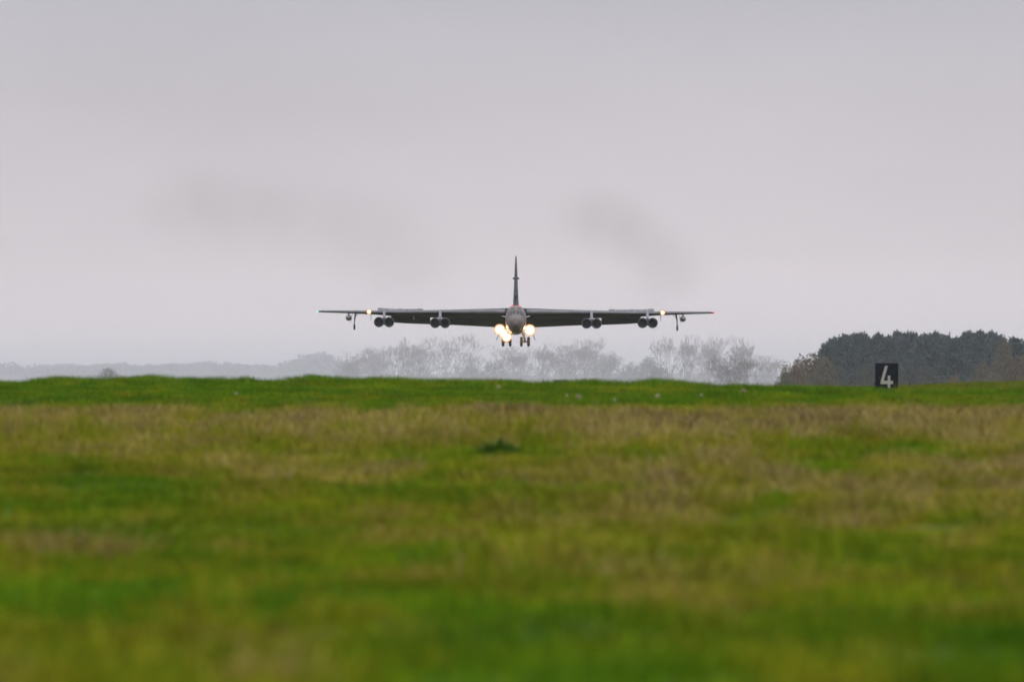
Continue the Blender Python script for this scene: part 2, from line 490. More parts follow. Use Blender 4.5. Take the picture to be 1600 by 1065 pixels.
pm.attributes.new('turn', 'FLOAT_VECTOR', 'POINT').data.foreach_set('vector', np.stack([np.zeros(len(sx)), np.zeros(len(sx)), rs.rand(len(sx)) * 6.283], -1).astype(np.float32).ravel())
grass = link('grass', pm)
tag(grass, 'short green and straw coloured grass covering the field and bank', None, None, 'stuff')
ng = bpy.data.node_groups.new('grass_scatter', 'GeometryNodeTree')
ng.interface.new_socket('Geometry', in_out='INPUT', socket_type='NodeSocketGeometry')
ng.interface.new_socket('Geometry', in_out='OUTPUT', socket_type='NodeSocketGeometry')
gi, go = ng.nodes.new('NodeGroupInput'), ng.nodes.new('NodeGroupOutput')
ip = ng.nodes.new('GeometryNodeInstanceOnPoints')
ci = ng.nodes.new('GeometryNodeCollectionInfo')
ci.inputs['Collection'].default_value = tufts
ci.inputs['Separate Children'].default_value = True
ci.inputs['Reset Children'].default_value = True
ip.inputs['Pick Instance'].default_value = True
def nattr(nm, ty):
    q = ng.nodes.new('GeometryNodeInputNamedAttribute'); q.data_type = ty; q.inputs['Name'].default_value = nm
    return q.outputs['Attribute']
ng.links.new(gi.outputs[0], ip.inputs['Points'])
ng.links.new(ci.outputs[0], ip.inputs['Instance'])
ng.links.new(nattr('pick', 'INT'), ip.inputs['Instance Index'])
ng.links.new(nattr('size', 'FLOAT'), ip.inputs['Scale'])
ng.links.new(nattr('turn', 'FLOAT_VECTOR'), ip.inputs['Rotation'])
ng.links.new(ip.outputs[0], go.inputs[0])
md = grass.modifiers.new('scatter', 'NODES'); md.node_group = ng

# ------------------------------------------------------------------ the bomber
BX, BY, BZ = (806 - 800) / FPX * 1600, 1582.0, EYE + (600 - 500) / FPX * 1600
plane = empty('bomber_aircraft', (BX, BY, BZ))
plane.rotation_euler = (0, R(.19), 0)
tag(plane, 'grey eight-engined swept-wing jet bomber landing head-on with its lights blazing', 'bomber aircraft')
# fuselage
FUS = [(0, .05, -.72, -.62), (.25, .34, -1.05, -.30), (.7, .66, -1.42, .02), (1.3, .95, -1.72, .36), (2.0, 1.17, -1.90, .72),
       (2.7, 1.31, -1.97, 1.12), (3.3, 1.38, -2.0, 1.50), (4.0, 1.43, -2.0, 1.78), (5.0, 1.46, -2.0, 1.95), (6.5, 1.47, -2.0, 2.0),
       (32, 1.47, -2.0, 2.0), (37, 1.30, -1.6, 2.0), (42, 1.0, -.9, 1.95), (46, .75, -.3, 1.9), (48.3, .45, .3, 1.7)]
fy = np.array([f[0] for f in FUS])
def fus_pt(y, a, off=0.0):
    w, zb, zt = (float(np.interp(y, fy, [f[k] for f in FUS])) for k in (1, 2, 3))
    cz, h = (zb + zt) / 2, (zt - zb) / 2
    c, s_ = math.cos(a), math.sin(a); e = 2 / 2.35
    x = (w + off) * math.copysign(abs(c) ** e, c); z = cz + (h + off) * math.copysign(abs(s_) ** e, s_)
    return Vector((x, y, z))
NF = 36
fm = MB(); ysec = [0, .25, .7, 1.3, 2.0, 2.7, 3.3, 4.0, 5.0, 6.5, 12, 20, 32, 37, 42, 46, 48.3]
fm.loft([[fus_pt(y, 2 * math.pi * i / NF) for i in range(NF)] for y in ysec])
fus = fixnormals(fm.build('fuselage', M_NOSE, plane, True))
# nose radome: a shell just proud of the lower nose
rm = MB(); rows = [0, .1, .25, .45, .7, .95]; angs = [math.pi * i / 18 for i in range(37)]
vs_ = [fus_pt(y, a, .02) for y in rows for a in angs]; na = len(angs)
rm.add(vs_, [(i * na + j, i * na + j + 1, (i + 1) * na + j + 1, (i + 1) * na + j) for i in range(len(rows) - 1) for j in range(na - 1)])
rm.build('radome', M_RADOME, plane, True)
# cockpit panes
for a0, a1, y0, y1 in ((92, 108, 2.15, 2.95), (72, 88, 2.15, 2.95), (111, 128, 2.15, 3.0), (52, 69, 2.15, 3.0),
                       (131, 147, 2.35, 3.15), (33, 49, 2.35, 3.15), (98, 116, 3.3, 3.85), (64, 82, 3.3, 3.85)):
    pm_ = MB(); g = []
    for y in (y0, (y0 + y1) / 2, y1):
        for a in (a0, (a0 + a1) / 2, a1): g.append(fus_pt(y, R(a), .03))
    g += [p - Vector((0, -.02, .05)) for p in g]
    fs = [(i * 3 + j, i * 3 + j + 1, i * 3 + j + 4, i * 3 + j + 3) for i in range(2) for j in range(2)]
    edge = [0, 1, 2, 5, 8, 7, 6, 3]
    fs += [(edge[k], edge[(k + 1) % 8], edge[(k + 1) % 8] + 9, edge[k] + 9) for k in range(8)]
    pm_.add(g, fs); pm_.build('cockpit_window', M_GLASS, plane)
for sgn in (-1, 1):                                     # chin sensor turrets, side antennas
    t = MB(); t.lathe([(-.30, .05), (-.24, .2), (-.1, .3), (.15, .34), (.8, .30), (1.4, .1)], 'y', (sgn * .55, 1.25, -1.45), 14)
    t.build('chin_turret', M_NOSE, plane, True)
    t = MB(); t.loft([[(sgn * 1.36, 4.2, .30), (sgn * 1.36, 5.0, .32), (sgn * 1.36, 5.0, .44), (sgn * 1.36, 4.2, .42)],
                      [(sgn * 1.98, 4.7, .46), (sgn * 1.98, 5.0, .47), (sgn * 1.98, 5.0, .53), (sgn * 1.98, 4.7, .53)]])
    fixnormals(t.build('side_antenna', M_WHITE, plane))
    t = MB(); t.lathe([(0, .03), (.06, .09), (.3, .12), (.9, .05)], 'y', (sgn * 1.28, 3.2, -.35), 10)
    t.build('sensor_blister', M_WHITE, plane, True)
# wings
def foil(c, t, n=9):
    xs = [0, .012, .05, .13, .28, .48, .70, .88, 1.0]
    th = lambda x: 5 * t * (.2969 * math.sqrt(x) - .126 * x - .3516 * x * x + .2843 * x ** 3 - .1015 * x ** 4)
    cm = lambda x: .06 * x * (1 - x)
    top = [(x * c, (cm(x) + th(x)) * c) for x in xs]; bot = [(x * c, (cm(x) - th(x)) * c) for x in xs[1:-1]][::-1]
    return top + bot
def wing_at(s):
    le = 11.3 + .775 * s
    ch = np.interp(s, [1.0, 28.1], [10.3, 3.3])
    t = np.interp(s, [1.0, 8, 18, 28.1], [.145, .115, .10, .085])
    inc = np.interp(s, [1, 16.5, 19, 28.1], [6.0, 5.6, 3.6, 1.0])
    z = np.interp(s, [1, 9, 18, 28.1], [1.10, 1.12, 1.08, 1.22])
    return le, float(ch), float(t), math.radians(inc), float(z)
def wing_pt(s, u, w, sgn):
    """u along the chord (metres), w above the chord line"""
    le, ch, t, inc, z = wing_at(s)
    return Vector((sgn * s, le + u * math.cos(inc) + w * math.sin(inc), z - u * math.sin(inc) + w * math.cos(inc)))
for sgn in (-1, 1):
    wm = MB(); st = [1.0, 3, 6, 9.3, 12.1, 15, 17.1, 20, 24, 27.4, 28.1]
    secs = []
    for s in st:
        le, ch, t, inc, z = wing_at(s)
        k = .6 if s > 28 else 1
        secs.append([wing_pt(s, u, w * k, sgn) for u, w in foil(ch, t)])
    wm.loft(secs); wing = fixnormals(wm.build('wing', M_PAINT, plane, True))
    # bare-metal leading edge strip, proud of the skin
    lm = MB(); secs = []
    for s in [1.5] + st[1:-1]:
        le, ch, t, inc, z = wing_at(s); f = foil(ch, t)
        strip = [f[-1], f[0], f[1], f[2]]
        ring = [wing_pt(s, u - .012, w + (.012 if i else -.004), sgn) for i, (u, w) in enumerate(strip)]
        ring += [wing_pt(s, u + .05, w - .01, sgn) for u, w in strip[::-1]]
        secs.append(ring)
    lm.loft(secs); fixnormals(lm.build('leading_edge', M_LEADING, wing, True))
    # flaps, lowered
    for s0, s1, cl in ((1.3, 9.75, 2.75), (12.1, 17.7, 2.3)):
        secs = []
        for s in np.linspace(s0, s1, 4):
            le, ch, t, inc, z = wing_at(s)
            p = wing_pt(s, ch * .90, -.10, sgn); d = R(23)
            dv = Vector((0, math.cos(d), -math.sin(d))); nv = Vector((0, math.sin(d), math.cos(d)))
            c_ = cl * (1 - .02 * (s - s0))
            secs.append([p + nv * .06, p + dv * c_ * .3 + nv * .13, p + dv * c_ + nv * .02, p + dv * c_ - nv * .02, p + dv * c_ * .3 - nv * .09, p - nv * .06])
        f = MB(); f.loft(secs); fixnormals(f.build('flap', M_DARK, wing))
    # spoilers, raised: seven panels a side
    edges = np.linspace(13.1, 19.6, 8)
    for k in range(7):
        s0, s1 = edges[k] + .02, edges[k + 1] - .02
        secs = []
        for s in (s0, s1):
            le, ch, t, inc, z = wing_at(s)
            p = wing_pt(s, ch * .55, ch * t * .42, sgn); a = R(38 if k % 3 else 42)
            dv = Vector((0, math.cos(a), math.sin(a))); nv = Vector((0, -math.sin(a), math.cos(a)))
            L = .86
            secs.append([p, p + dv * L, p + dv * L + nv * .05, p + nv * .06])
        f = MB(); f.loft(secs); fixnormals(f.build('spoiler', M_SPOIL, wing))
    # engine pods
    for s, pz in ((18.6, -.30), (10.65, -.43)):
        le = 11.3 + .775 * s; y0 = le - 3.6; cx = sgn * s
        pod = MB(); pod.loft([[(cx + a, y0 + yy, pz + b) for a, b in ((-.30 * k, -.38 * k), (.30 * k, -.38 * k), (.30 * k, .62 * k), (-.30 * k, .62 * k))]
                              for yy, k in ((.35, .35), (.9, .9), (3.5, 1), (5.6, .5))])
        pod = fixnormals(pod.build('engine_pod', M_PAINT, plane))
        for q in (-1, 1):
            c = (cx + q * .705, y0, pz)
            n_ = MB(); n_.lathe([(.62, .50), (.10, .58), (0, .635), (.06, .675), (.5, .72), (1.6, .74), (2.6, .72), (3.9, .6), (5.2, .46), (5.3, .40), (4.6, .38)], 'y', c, 28, False)
            n_.build('engine_nacelle', M_PAINT, pod, True)
            r_ = MB(); r_.lathe([(.16, .575), (.02, .60), (-.02, .64), (.04, .69), (.22, .712), (.22, .70), (.05, .65), (.16, .585)], 'y', c, 28, False)
            r_.build('intake_ring', M_RING, pod, True)
            d_ = MB(); d_.lathe([(.64, .52), (.64, .16)], 'y', c, 24, False)
            for b in range(16):
                a = 2 * math.pi * b / 16
                d_.add([(c[0] + math.cos(a + o) * r, c[1] + .56 + (.05 if o > 0 else 0), c[2] + math.sin(a + o) * r) for r, o in ((.16, -.09), (.16, .09), (.51, .13), (.51, -.13))], [(0, 1, 2, 3)])
            d_.build('intake_fan', M_INTAKE, pod)
            s_ = MB(); s_.lathe([(.42, .02), (.48, .09), (.6, .16), (.7, .17)], 'y', c, 14)
            s_.build('spinner', M_INTAKE, pod, True)
        py = MB()
        lz = wing_at(s)[4]
        py.loft([[(cx + k * q, y_, z_) for q, y_, z_ in ((-.19, y0 + 1.1 + (lz + .2 - z) * -1.0 * 0 + u, z), (.19, y0 + 1.1 + u, z), (.21, y0 + 3.0 + u, z), (.16, y0 + 6.8 + u * .6, z), (-.16, y0 + 6.8 + u * .6, z), (-.21, y0 + 3.0 + u, z))]
                 for z, u, k in ((pz + .3, 0, 1), (pz + .85, .5, .95), (lz + .02, 2.0, .9), (lz + .16, 2.6, .75))])
        fixnormals(py.build('pylon', M_SPOIL, pod))  # lighter grey than its pod: front light put into the colour
    # external tank on its pylon
    s = 23.68; le, ch, t, inc, z = wing_at(s); c = (sgn * s, le - 2.0, .32)
    tk = MB(); tk.lathe([(0, .02), (.15, .12), (.6, .27), (1.3, .37), (2.4, .425), (4.2, .42), (5.6, .30), (6.8, .08), (7.0, .02)], 'y', c, 24)
    tk = tk.build('external_tank', M_LEADING, plane, True)
    b = MB(); b.loft([[(sgn * s + q, le + y_, z_) for q, y_ in ((-.10, .3 + o), (.10, .3 + o), (.10, 2.6), (-.10, 2.6))] for z_, o in ((.62, 0), (1.16, .4))])
    fixnormals(b.build('tank_pylon', M_LEADING, tk))
    # outrigger wheel near the tip
    s = 22.85; le = 11.3 + .775 * s; yg = le + 1.8
    og = MB(); og.tube((sgn * (s - .15), yg, 1.05), (sgn * s, yg, .1), .13, .10, 10); og.tube((sgn * s, yg, .1), (sgn * (s + .03), yg, -.85), .075, .065, 8)
    og = og.build('outrigger_strut', M_DARK, plane)
    b = MB(); b.tube((sgn * (s - .62), yg, 1.0), (sgn * (s - .45), yg, .78), .05, .05, 6); b.tube((sgn * (s - .45), yg, .78), (sgn * (s - .05), yg, .55), .05, .04, 6)
    b.build('side_brace', M_STRUT, og)
    b = MB(); b.loft([[(sgn * (s + .28), yg - .3, 1.0), (sgn * (s + .31), yg - .3, 1.0), (sgn * (s + .31), yg + .9, 1.0), (sgn * (s + .28), yg + .9, 1.0)],
                      [(sgn * (s + .50), yg - .1, -.35), (sgn * (s + .53), yg - .1, -.35), (sgn * (s + .53), yg + .7, -.35), (sgn * (s + .50), yg + .7, -.35)]])
    fixnormals(b.build('outrigger_door', M_LEADING, og))
    b = MB(); b.lathe([(-.13, .20), (-.13, .33), (-.08, .39), (.08, .39), (.13, .33), (.13, .20)], 'x', (sgn * (s + .03), yg, -.98), 18)
    b.build('outrigger_wheel', M_RUBBER, og, True)
    # blade antenna, flap probe
    b = MB(); b.loft([[(sgn * 20.5 + q, le_ + y_, z_) for q, y_ in ((-.035, 0), (.035, 0), (.035, k), (-.035, k))] for z_, le_, k in ((.95, 28.0, .5), (-.02, 28.2, .2))])
    fixnormals(b.build('blade_antenna', M_LEADING, plane))
    if sgn < 0:
        b = MB(); b.tube((sgn * 14.4, 24.6, .75), (sgn * 14.4, 24.3, .25), .035, .03, 6); b.lathe([(-.2, .02), (-.1, .09), (.1, .10), (.4, .03)], 'y', (sgn * 14.4, 24.2, .2), 10)
        b.build('wing_probe', M_WHITE, plane, True)
# fin
fn = MB(); secs = []
for z, y0, ch, w in ((1.9, 38.3, 7.6, .86), (2.4, 38.8, 7.0, .80), (5.0, 41.0, 5.6, .56), (6.2, 42.0, 5.0, .48), (9.3, 44.4, 3.5, .20)):
    pr = [(0, 0), (.05, .55), (.25, 1), (.6, .8), (1, .05), (.6, -.8), (.25, -1), (.05, -.55)]
    secs.append([(b * w / 2, y0 + a * ch, z) for a, b in pr])
fn.loft(secs); fin = fixnormals(fn.build('tail_fin', M_FIN, plane, True))
b = MB(); b.lathe([(-.02, .015), (.05, .12), (.4, .15), (.9, .02)], 'y', (-.33, 41.9, 6.08), 10); b.lathe([(-.02, .015), (.05, .12), (.4, .15), (.9, .02)], 'y', (.33, 41.9, 6.08), 10)
b.lathe([(-.30, .05), (.30, .05)], 'x', (0, 42.1, 6.08), 8)
b.build('fin_blister', M_PAINT, fin, True)
b = MB(); b.loft([[(.14 * math.cos(a), y_, 3.37 + .30 * math.sin(a)) for a in [2 * math.pi * i / 14 for i in range(14)]] for y_ in (38.9, 40.2)])
fixnormals(b.build('ram_air_intake', M_INTAKE, fin))
for sgn in (-1, 1):
    b = MB(); secs = []
    for s in (.5, 7.9):
        secs.append([(sgn * s, 41.5 + .75 * s + u * (5.2 - .42 * s), 1.35 + w) for u, w in ((0, 0), (.25, .18 - .015 * s), (1, .02), (1, -.02), (.25, -.18 + .015 * s))])
    b.loft(secs); fixnormals(b.build('tailplane', M_PAINT, plane, True))

# lights: a disc with a 'rim' attribute for the painted glow falloff
def lamp(name, c, r, mat, parent, flat=1.0, n=20, housing=True):
    m = MB(); prof = ((.0, 0), (.25, .25), (.5, .5), (.75, .75), (1.0, 1.0)); V = [(c[0], c[1] - .12 * r, c[2])]; F = []; rimv = [0.0]
    for k, q in prof[1:]:
        for i in range(n):
            a = 2 * math.pi * i / n
            V.append((c[0] + r * k * math.cos(a), c[1] - .12 * r * (1 - k * k), c[2] + r * k * flat * math.sin(a))); rimv.append(q)
    for i in range(n):
        j = (i + 1) % n; F.append((0, 1 + j, 1 + i))
        for q in range(3): F.append((1 + q * n + i, 1 + q * n + j, 1 + (q + 1) * n + j, 1 + (q + 1) * n + i))
    m.add(V, F)
    if housing:
        h = MB(); h.lathe([(0.03, r * 1.05), (.0, r * 1.08), (.25 * r, r * 1.08), (.75 * r, r * .7), (1.0 * r, r * .2)], 'y', c, n, False)
        h = h.build(name, M_STRUT, parent, True); pn = h; nm = 'lamp_lens'
    else: pn = parent; nm = name
    o = m.build(nm, mat, pn, True)
    o.data.attributes.new('rim', 'FLOAT', 'POINT').data.foreach_set('value', rimv)
    return o
def beam(c, power, cone, blend, color, parent, aim=(0, -1, 0), r=.2):
    L = bpy.data.lights.new('landing_beam', 'SPOT'); L.energy = power; L.spot_size = R(cone); L.spot_blend = blend
    L.color = color; L.shadow_soft_size = r
    o = bpy.data.objects.new('landing_beam', L); col.objects.link(o); o.parent = parent
    o.location = c; o.rotation_euler = Vector(aim).to_track_quat('-Z', 'Y').to_euler()
    return o
def spill(c, power, parent):
    # what the lamp throws sideways onto the nose, the gear and the wing
    L = bpy.data.lights.new('lamp_spill', 'POINT'); L.energy = power; L.color = (1.0, .5, .2); L.shadow_soft_size = .3
    o = bpy.data.objects.new('lamp_spill', L); col.objects.link(o); o.parent = parent; o.location = c
WARM = (1.0, .62, .30)
for (x, z, r, pw) in ((-2.25, -1.40, .74, 1.0), (-1.72, -1.90, .60, .5), (-1.28, -2.42, .66, 1.0), (1.95, -1.45, .76, 1.0)):  # discs enlarged to bloom size; the weaker one added to fill the left glare
    lamp('landing_light', (x, 6.7 - (.25 if r == .60 else 0), z), r, M_LAND, plane)
    spill((x, 5.9, z), 420 * pw, plane)
    beam((x, 6.45, z), 150000 * pw, 21, 1.0, WARM, plane)
for sgn in (-1, 1):
    lamp('taxi_light', (sgn * 20.75, 27.25, 1.18), .36, M_TAXI, plane)
    beam((sgn * 20.75, 27.0, 1.18), 20000, 20, 1.0, WARM, plane)
lamp('navigation_light', (-28.14, 33.6, 1.24), .13, M_GREEN, plane, 1.2, 10, False)
lamp('navigation_light', (28.14, 33.6, 1.24), .13, M_RED, plane, 1.2, 10, False)
lamp('tail_beacon', (-.50, 38.0, 2.18), .13, M_RED, plane, 1.0, 10, False)
lamp('tail_beacon', (.50, 38.0, 2.18), .13, M_RED, plane, 1.0, 10, False)
# main gear: two trucks ahead, two behind, two wheels each
def truck(sgn, yg, k=1.0):
    cx = sgn * 1.285
    b = MB(); b.tube((cx * .8, yg, -1.8), (cx, yg, -2.9), .16, .13, 10); b.tube((cx - .5, yg, -3.03), (cx + .5, yg, -3.03), .10, .10, 8)
    b.tube((cx * .7, yg + 1.4, -1.9), (cx, yg + .1, -2.7), .07, .07, 6)
    g = b.build('main_gear', M_STRUT, plane)
    for q in (-.5, .5):
        w = MB(); w.lathe([(-.18, .34), (-.19, .5), (-.15, .62), (-.07, .665), (.07, .665), (.15, .62), (.19, .5), (.18, .34)], 'x', (cx + q, yg, -3.04), 24)
        w.build('gear_wheel', M_RUBBER, g, True)
        w = MB(); w.lathe([(-.185, .05), (-.20, .18), (-.19, .33), (.19, .33), (.20, .18), (.185, .05)], 'x', (cx + q, yg, -3.04), 16)
        w.build('wheel_rim', M_RIM, g, True)
    d = MB(); d.loft([[(sgn * (2.30 + o), yg + y_, z_) for o, y_ in ((0, -1.1), (.05, -1.1), (.05, 1.1), (0, 1.1))] for z_, o2 in ((-1.75, 0),)] +
                     [[(sgn * (2.68 + o), yg + y_, -2.78) for o, y_ in ((0, -.9), (.05, -.9), (.05, .9), (0, .9))]])
    fixnormals(d.build('gear_door', M_PAINT, g))
    a = MB(); a.tube((sgn * 1.3, yg, -1.6), (sgn * 2.4, yg, -1.95), .05, .05, 6); a.build('door_link', M_STRUT, g)
for sgn in (-1, 1):
    truck(sgn, 8.0); truck(sgn, 22.5)

# ------------------------------------------------------------------ numbered board on the grass
SD = 600.0
k = SD / FPX
sb = world_pt(1385.5, 606.5, SD)
sign = empty('distance_marker', sb)
sign.rotation_euler = (0, 0, R(-4))
tag(sign, 'square black board with a white number 4 standing in the grass', 'marker board')
BW, BH = 34.5 * k, 38.5 * k
b = MB(); b.box((0, 0, BH / 2), (BW, .05, BH)); b.build('board_panel', M_BOARD, sign)
def px2(x, y): return ((x - 692.5) / 15.21 * k, BH - (y - 280) / 15.21 * k)
def stroke(m, pts):
    f = [px2(*p) for p in pts]; n = len(f)
    m.add([(x, -.034, z) for x, z in f] + [(x, -.024, z) for x, z in f], [tuple(range(n))] + [(i, (i + 1) % n, (i + 1) % n + n, i + n) for i in range(n)])
dg = MB()
stroke(dg, [(548, 762), (548, 700), (652, 332), (720, 332), (621, 682), (621, 684), (716, 684), (716, 762)])
stroke(dg, [(716.5, 565), (778, 565), (778, 855), (716.5, 855)])
stroke(dg, [(778.5, 684), (842, 684), (842, 762), (778.5, 762)])
o = dg.build('digit', M_DIGIT, sign); o['label'] = 'white painted figure 4'
b = MB()
for x0 in (-1, 1): b.box((x0 * (BW / 2 + .014), 0, BH / 2), (.024, .06, BH + .02))
b.box((0, 0, BH + .013), (BW + .05, .06, .024)); b.build('board_frame', M_BOARD, sign)
for x0 in (-.42, .42):
    b = MB(); b.box((x0 * BW, .07, BH * .3), (.06, .06, BH * .9)); b.box((x0 * BW, .32, BH * .12), (.05, .6, .05), (R(28), 0, 0)); b.build('support_post', M_RUST, sign)
b = MB(); b.lathe([(-.045, .03), (-.028, .045), (-.024, .045)], 'y', (px2(512, 620)[0], 0, px2(512, 620)[1]), 10); b.build('rusty_bolt', M_RUST, sign)
b = MB(); b.box((-BW / 2 - .04, -.02, px2(0, 755)[1]), (.05, .05, .09)); b.build('hinge_bracket', M_BOARD, sign)

# low slab lying on the crest
_sx = (876 - 800) / FPX * 331
c = Vector((_sx, 331, float(ground_z(_sx, 331)) + EYE + .13))
sl = empty('low_slab', c); tag(sl, 'flat dark grey slab box lying low on the grass crest below the right engines', 'slab box')
b = MB(); b.box((0, 0, -.06), (.40, .35, .22)); b.build('box_body', M_SLAB, sl)
b = MB(); b.box((0.0, 0, .06), (.44, .40, .018)); b.build('box_lid', M_SLAB, sl)

# pale dry leaves strewn over the bank
M_LEAF = paint('dry_leaf', (.33, .27, .18), .7, 0, .3, 20.0)
def leaf(px, py, size, label, seed, pale=False):
    y = 240.0
    while y < 329:                                   # walk up the bank until the line of sight meets it
        q = world_pt(px, py, y)
        if float(ground_z(q.x, y)) + EYE + .05 >= q.z: break
        y += .5
    q = world_pt(px, py, y); rs_ = np.random.RandomState(seed)
    m = MB(); n = 7; V = []
    for i in range(n):
        t = i / (n - 1); w = .42 * math.sin(math.pi * min(1, t * .95 + .04)) ** .8
        lift = .35 * (t - .5) ** 2
        for s in (-1, 0, 1): V.append((s * w * size * 1.1, (t - .5) * size * 1.2, 1.1 * size * (lift + abs(s) * .30 * (1 + .4 * rs_.rand()))))
    F = [(i * 3 + j, i * 3 + j + 1, i * 3 + j + 4, i * 3 + j + 3) for i in range(n - 1) for j in range(2)]
    m.add(V, F); o = m.build('dry_leaf', M_LEAF, None, True, (q.x, y, q.z - size * .1))
    o.rotation_euler = (R(50 + 30 * rs_.rand()), R(20 * rs_.rand() - 10), R(60 * (rs_.rand() - .5)))
    md = o.modifiers.new('thick', 'SOLIDIFY'); md.thickness = .004
    tag(o, label, 'leaf', 'pale dry leaves on the green bank')
leaf(903, 622, .17, 'tan dry leaf on the bank just under the flat dark slab', 1)
leaf(886, 620, .10, 'tiny pale leaf left of the tan leaf under the slab', 2)
leaf(961, 627, .12, 'small pale leaf low on the bank below the right inboard engines', 3)
leaf(978, 632, .13, 'lowest pale leaf at the foot of the green bank', 4)
leaf(1028, 622, .16, 'bright pale leaf on the bank below the right outboard engines', 5)
leaf(1095, 620, .12, 'faint whitish leaf on the bank below the right wing tip', 6)
leaf(1161, 614, .19, 'large cream leaf high on the bank below the round hazy tree', 7)
leaf(1254, 635, .16, 'straw coloured leaf at the foot of the bank left of the number board', 8)
leaf(779, 607, .14, 'whitish leaf high on the bank below the nose wheels', 9)
leaf(369, 617, .10, 'small white leaf on the left bank under a brown patch', 10)

# a dark green tussock in the middle of the field, another beyond it
def tussock(px, y, r, h, label, seed):
    rs_ = np.random.RandomState(seed); x = (px - 800) / FPX * y; V, F = [], []
    for i in range(230):
        a, q = rs_.rand() * 6.283, r * rs_.rand() ** .6; bx, by = q * math.cos(a), q * math.sin(a)
        hh = h * (1.1 - .6 * q / r) * (.6 + .5 * rs_.rand()); la = a + rs_.randn() * .5; ll = .5 * hh
        w = .012; o = len(V); ox, oy = math.cos(la), math.sin(la)
        V += [(bx - w * oy, by + w * ox, -.05), (bx + w * oy, by - w * ox, -.05), (bx + ox * ll * .4 + w * oy, by + oy * ll * .4 - w * ox, hh * .65), (bx + ox * ll * .4 - w * oy, by + oy * ll * .4 + w * ox, hh * .65), (bx + ox * ll, by + oy * ll, hh)]
        F += [(o, o + 1, o + 2, o + 3), (o + 3, o + 2, o + 4)]
    m = MB(); m.add(V, F)
    o = m.build('grass_tussock', M_TUSS, None, False, (x, y, float(ground_z(x, y)) + EYE))
    tag(o, label, 'tussock')
M_TUSS = foliage('tussock_blades', (.046, .108, .004), (.075, .145, .005), 4)
tussock(780, 143, .26, .24, 'dark green grass tussock alone in the middle of the field', 1)
tussock(968, 192, .30, .16, 'small dark green tussock in the straw band right of the middle', 2)

# ------------------------------------------------------------------ trees
def tubes(segs, n=3):
    """segs: list of (a, b, ra, rb)"""
    A = np.array([s[0] for s in segs]); B = np.array([s[1] for s in segs]); ra = np.array([s[2] for s in segs]); rb = np.array([s[3] for s in segs])
    D = B - A; D /= np.linalg.norm(D, axis=1)[:, None] + 1e-9
    up = np.where(np.abs(D[:, 2:3]) > .9, np.array([[1., 0, 0]]), np.array([[0, 0, 1.]]))
    U = np.cross(D, up); U /= np.linalg.norm(U, axis=1)[:, None]; W = np.cross(D, U)
    V = []
    for c, r in ((A, ra), (B, rb)):
        for i in range(n):
            a = 2 * math.pi * i / n
            V.append(c + (U * math.cos(a) + W * math.sin(a)) * r[:, None])
    V = np.stack(V, 1); m = len(segs); base = np.arange(m)[:, None] * 2 * n
    F = np.concatenate([base + np.array([[i, (i + 1) % n, n + (i + 1) % n, n + i]]) for i in range(n)], 0)
    return V.reshape(-1, 3), F
def bare_tree(seed, h=20.0, stems=4, spread=.42, depth=7, low=.16, twig=.021, up=.6):
    rg = random.Random(seed); trunk, crown = [], []
    def grow(p, d, L, r, lev):
        nseg = 2 if lev < 3 else 1
        for i in range(nseg):
            if i and 0 < lev <= depth - 2:
                u0 = d.orthogonal().normalized(); w0 = d.cross(u0); a1 = rg.random() * 6.283
                grow(p, (d + (u0 * math.cos(a1) + w0 * math.sin(a1)) * .7 + Vector((0, 0, .15))).normalized(), L * rg.uniform(.4, .6), max(twig, r * .45), lev + 2)
            d2 = (d + Vector((rg.gauss(0, .07), rg.gauss(0, .07), rg.gauss(0, .04) + .05))).normalized()
            q = p + d2 * (L / nseg); r2 = max(twig, r * (.86 if nseg == 2 else .72))
            (trunk if lev <= 1 else crown).append((tuple(p), tuple(q), r, r2)); p, r, d = q, r2, d2
        if lev >= depth: return
        k = stems if lev == 0 else rg.choice((2, 3, 3)) if lev < depth - 1 else rg.choice((3, 4))
        a0 = rg.random() * 6.283
        for i in range(k):
            a = a0 + 6.283 * i / k + rg.gauss(0, .35); sp = spread * (1.0 if lev == 0 else 1.15) * (.55 + .8 * rg.random())
            u = d.orthogonal().normalized(); w = d.cross(u)
            nd = (d + (u * math.cos(a) + w * math.sin(a)) * sp + Vector((0, 0, up * .5))).normalized()
            grow(p, nd, L * (rg.uniform(1.2, 1.6) if lev == 0 else rg.uniform(.58, .92)), max(twig, r * (.62 if lev == 0 else .66)), lev + 1)
    grow(Vector((0, 0, -.5)), Vector((0, 0, 1)), h * low, h * .023, 0)
    zmax = max(s[1][2] for s in crown); xs = sorted(abs(s[1][0]) for s in crown)
    meshes = []
    for nm, segs, mat, n in (('trunk', trunk, M_BARK, 6), ('crown', crown, M_TWIG, 3)):
        V, F = tubes(segs, n); meshes.append(np_mesh(nm, V, F, mat))
    return meshes, zmax, xs[int(len(xs) * .96)]
BARE = [bare_tree(3, stems=4), bare_tree(8, stems=3, spread=.36, depth=6, twig=.034), bare_tree(14, stems=5, spread=.40), bare_tree(21, stems=3, spread=.46, low=.2, depth=6, twig=.036), bare_tree(33, stems=4, spread=.34, low=.12, depth=6, twig=.036)]

def place_tree(name, var, px, top, wpx, d, label, cat, group, rz=0.0):
    (tm, cm_), zm, hw = var
    x = (px - 800) / FPX * d
    gz = float(ground_z(x, d)) + EYE
    H = EYE - (top - (3 if name == 'bare_tree' else 0) - 600) / FPX * d - gz
    W = wpx / FPX * d
    o = empty(name, (x, d, gz)); o.rotation_euler = (0, 0, rz)
    o.scale = (W / (2 * hw), W / (2 * hw), H / zm)
    link('trunk', tm, o); link('crown', cm_, o)
    return tag(o, label, cat, group)

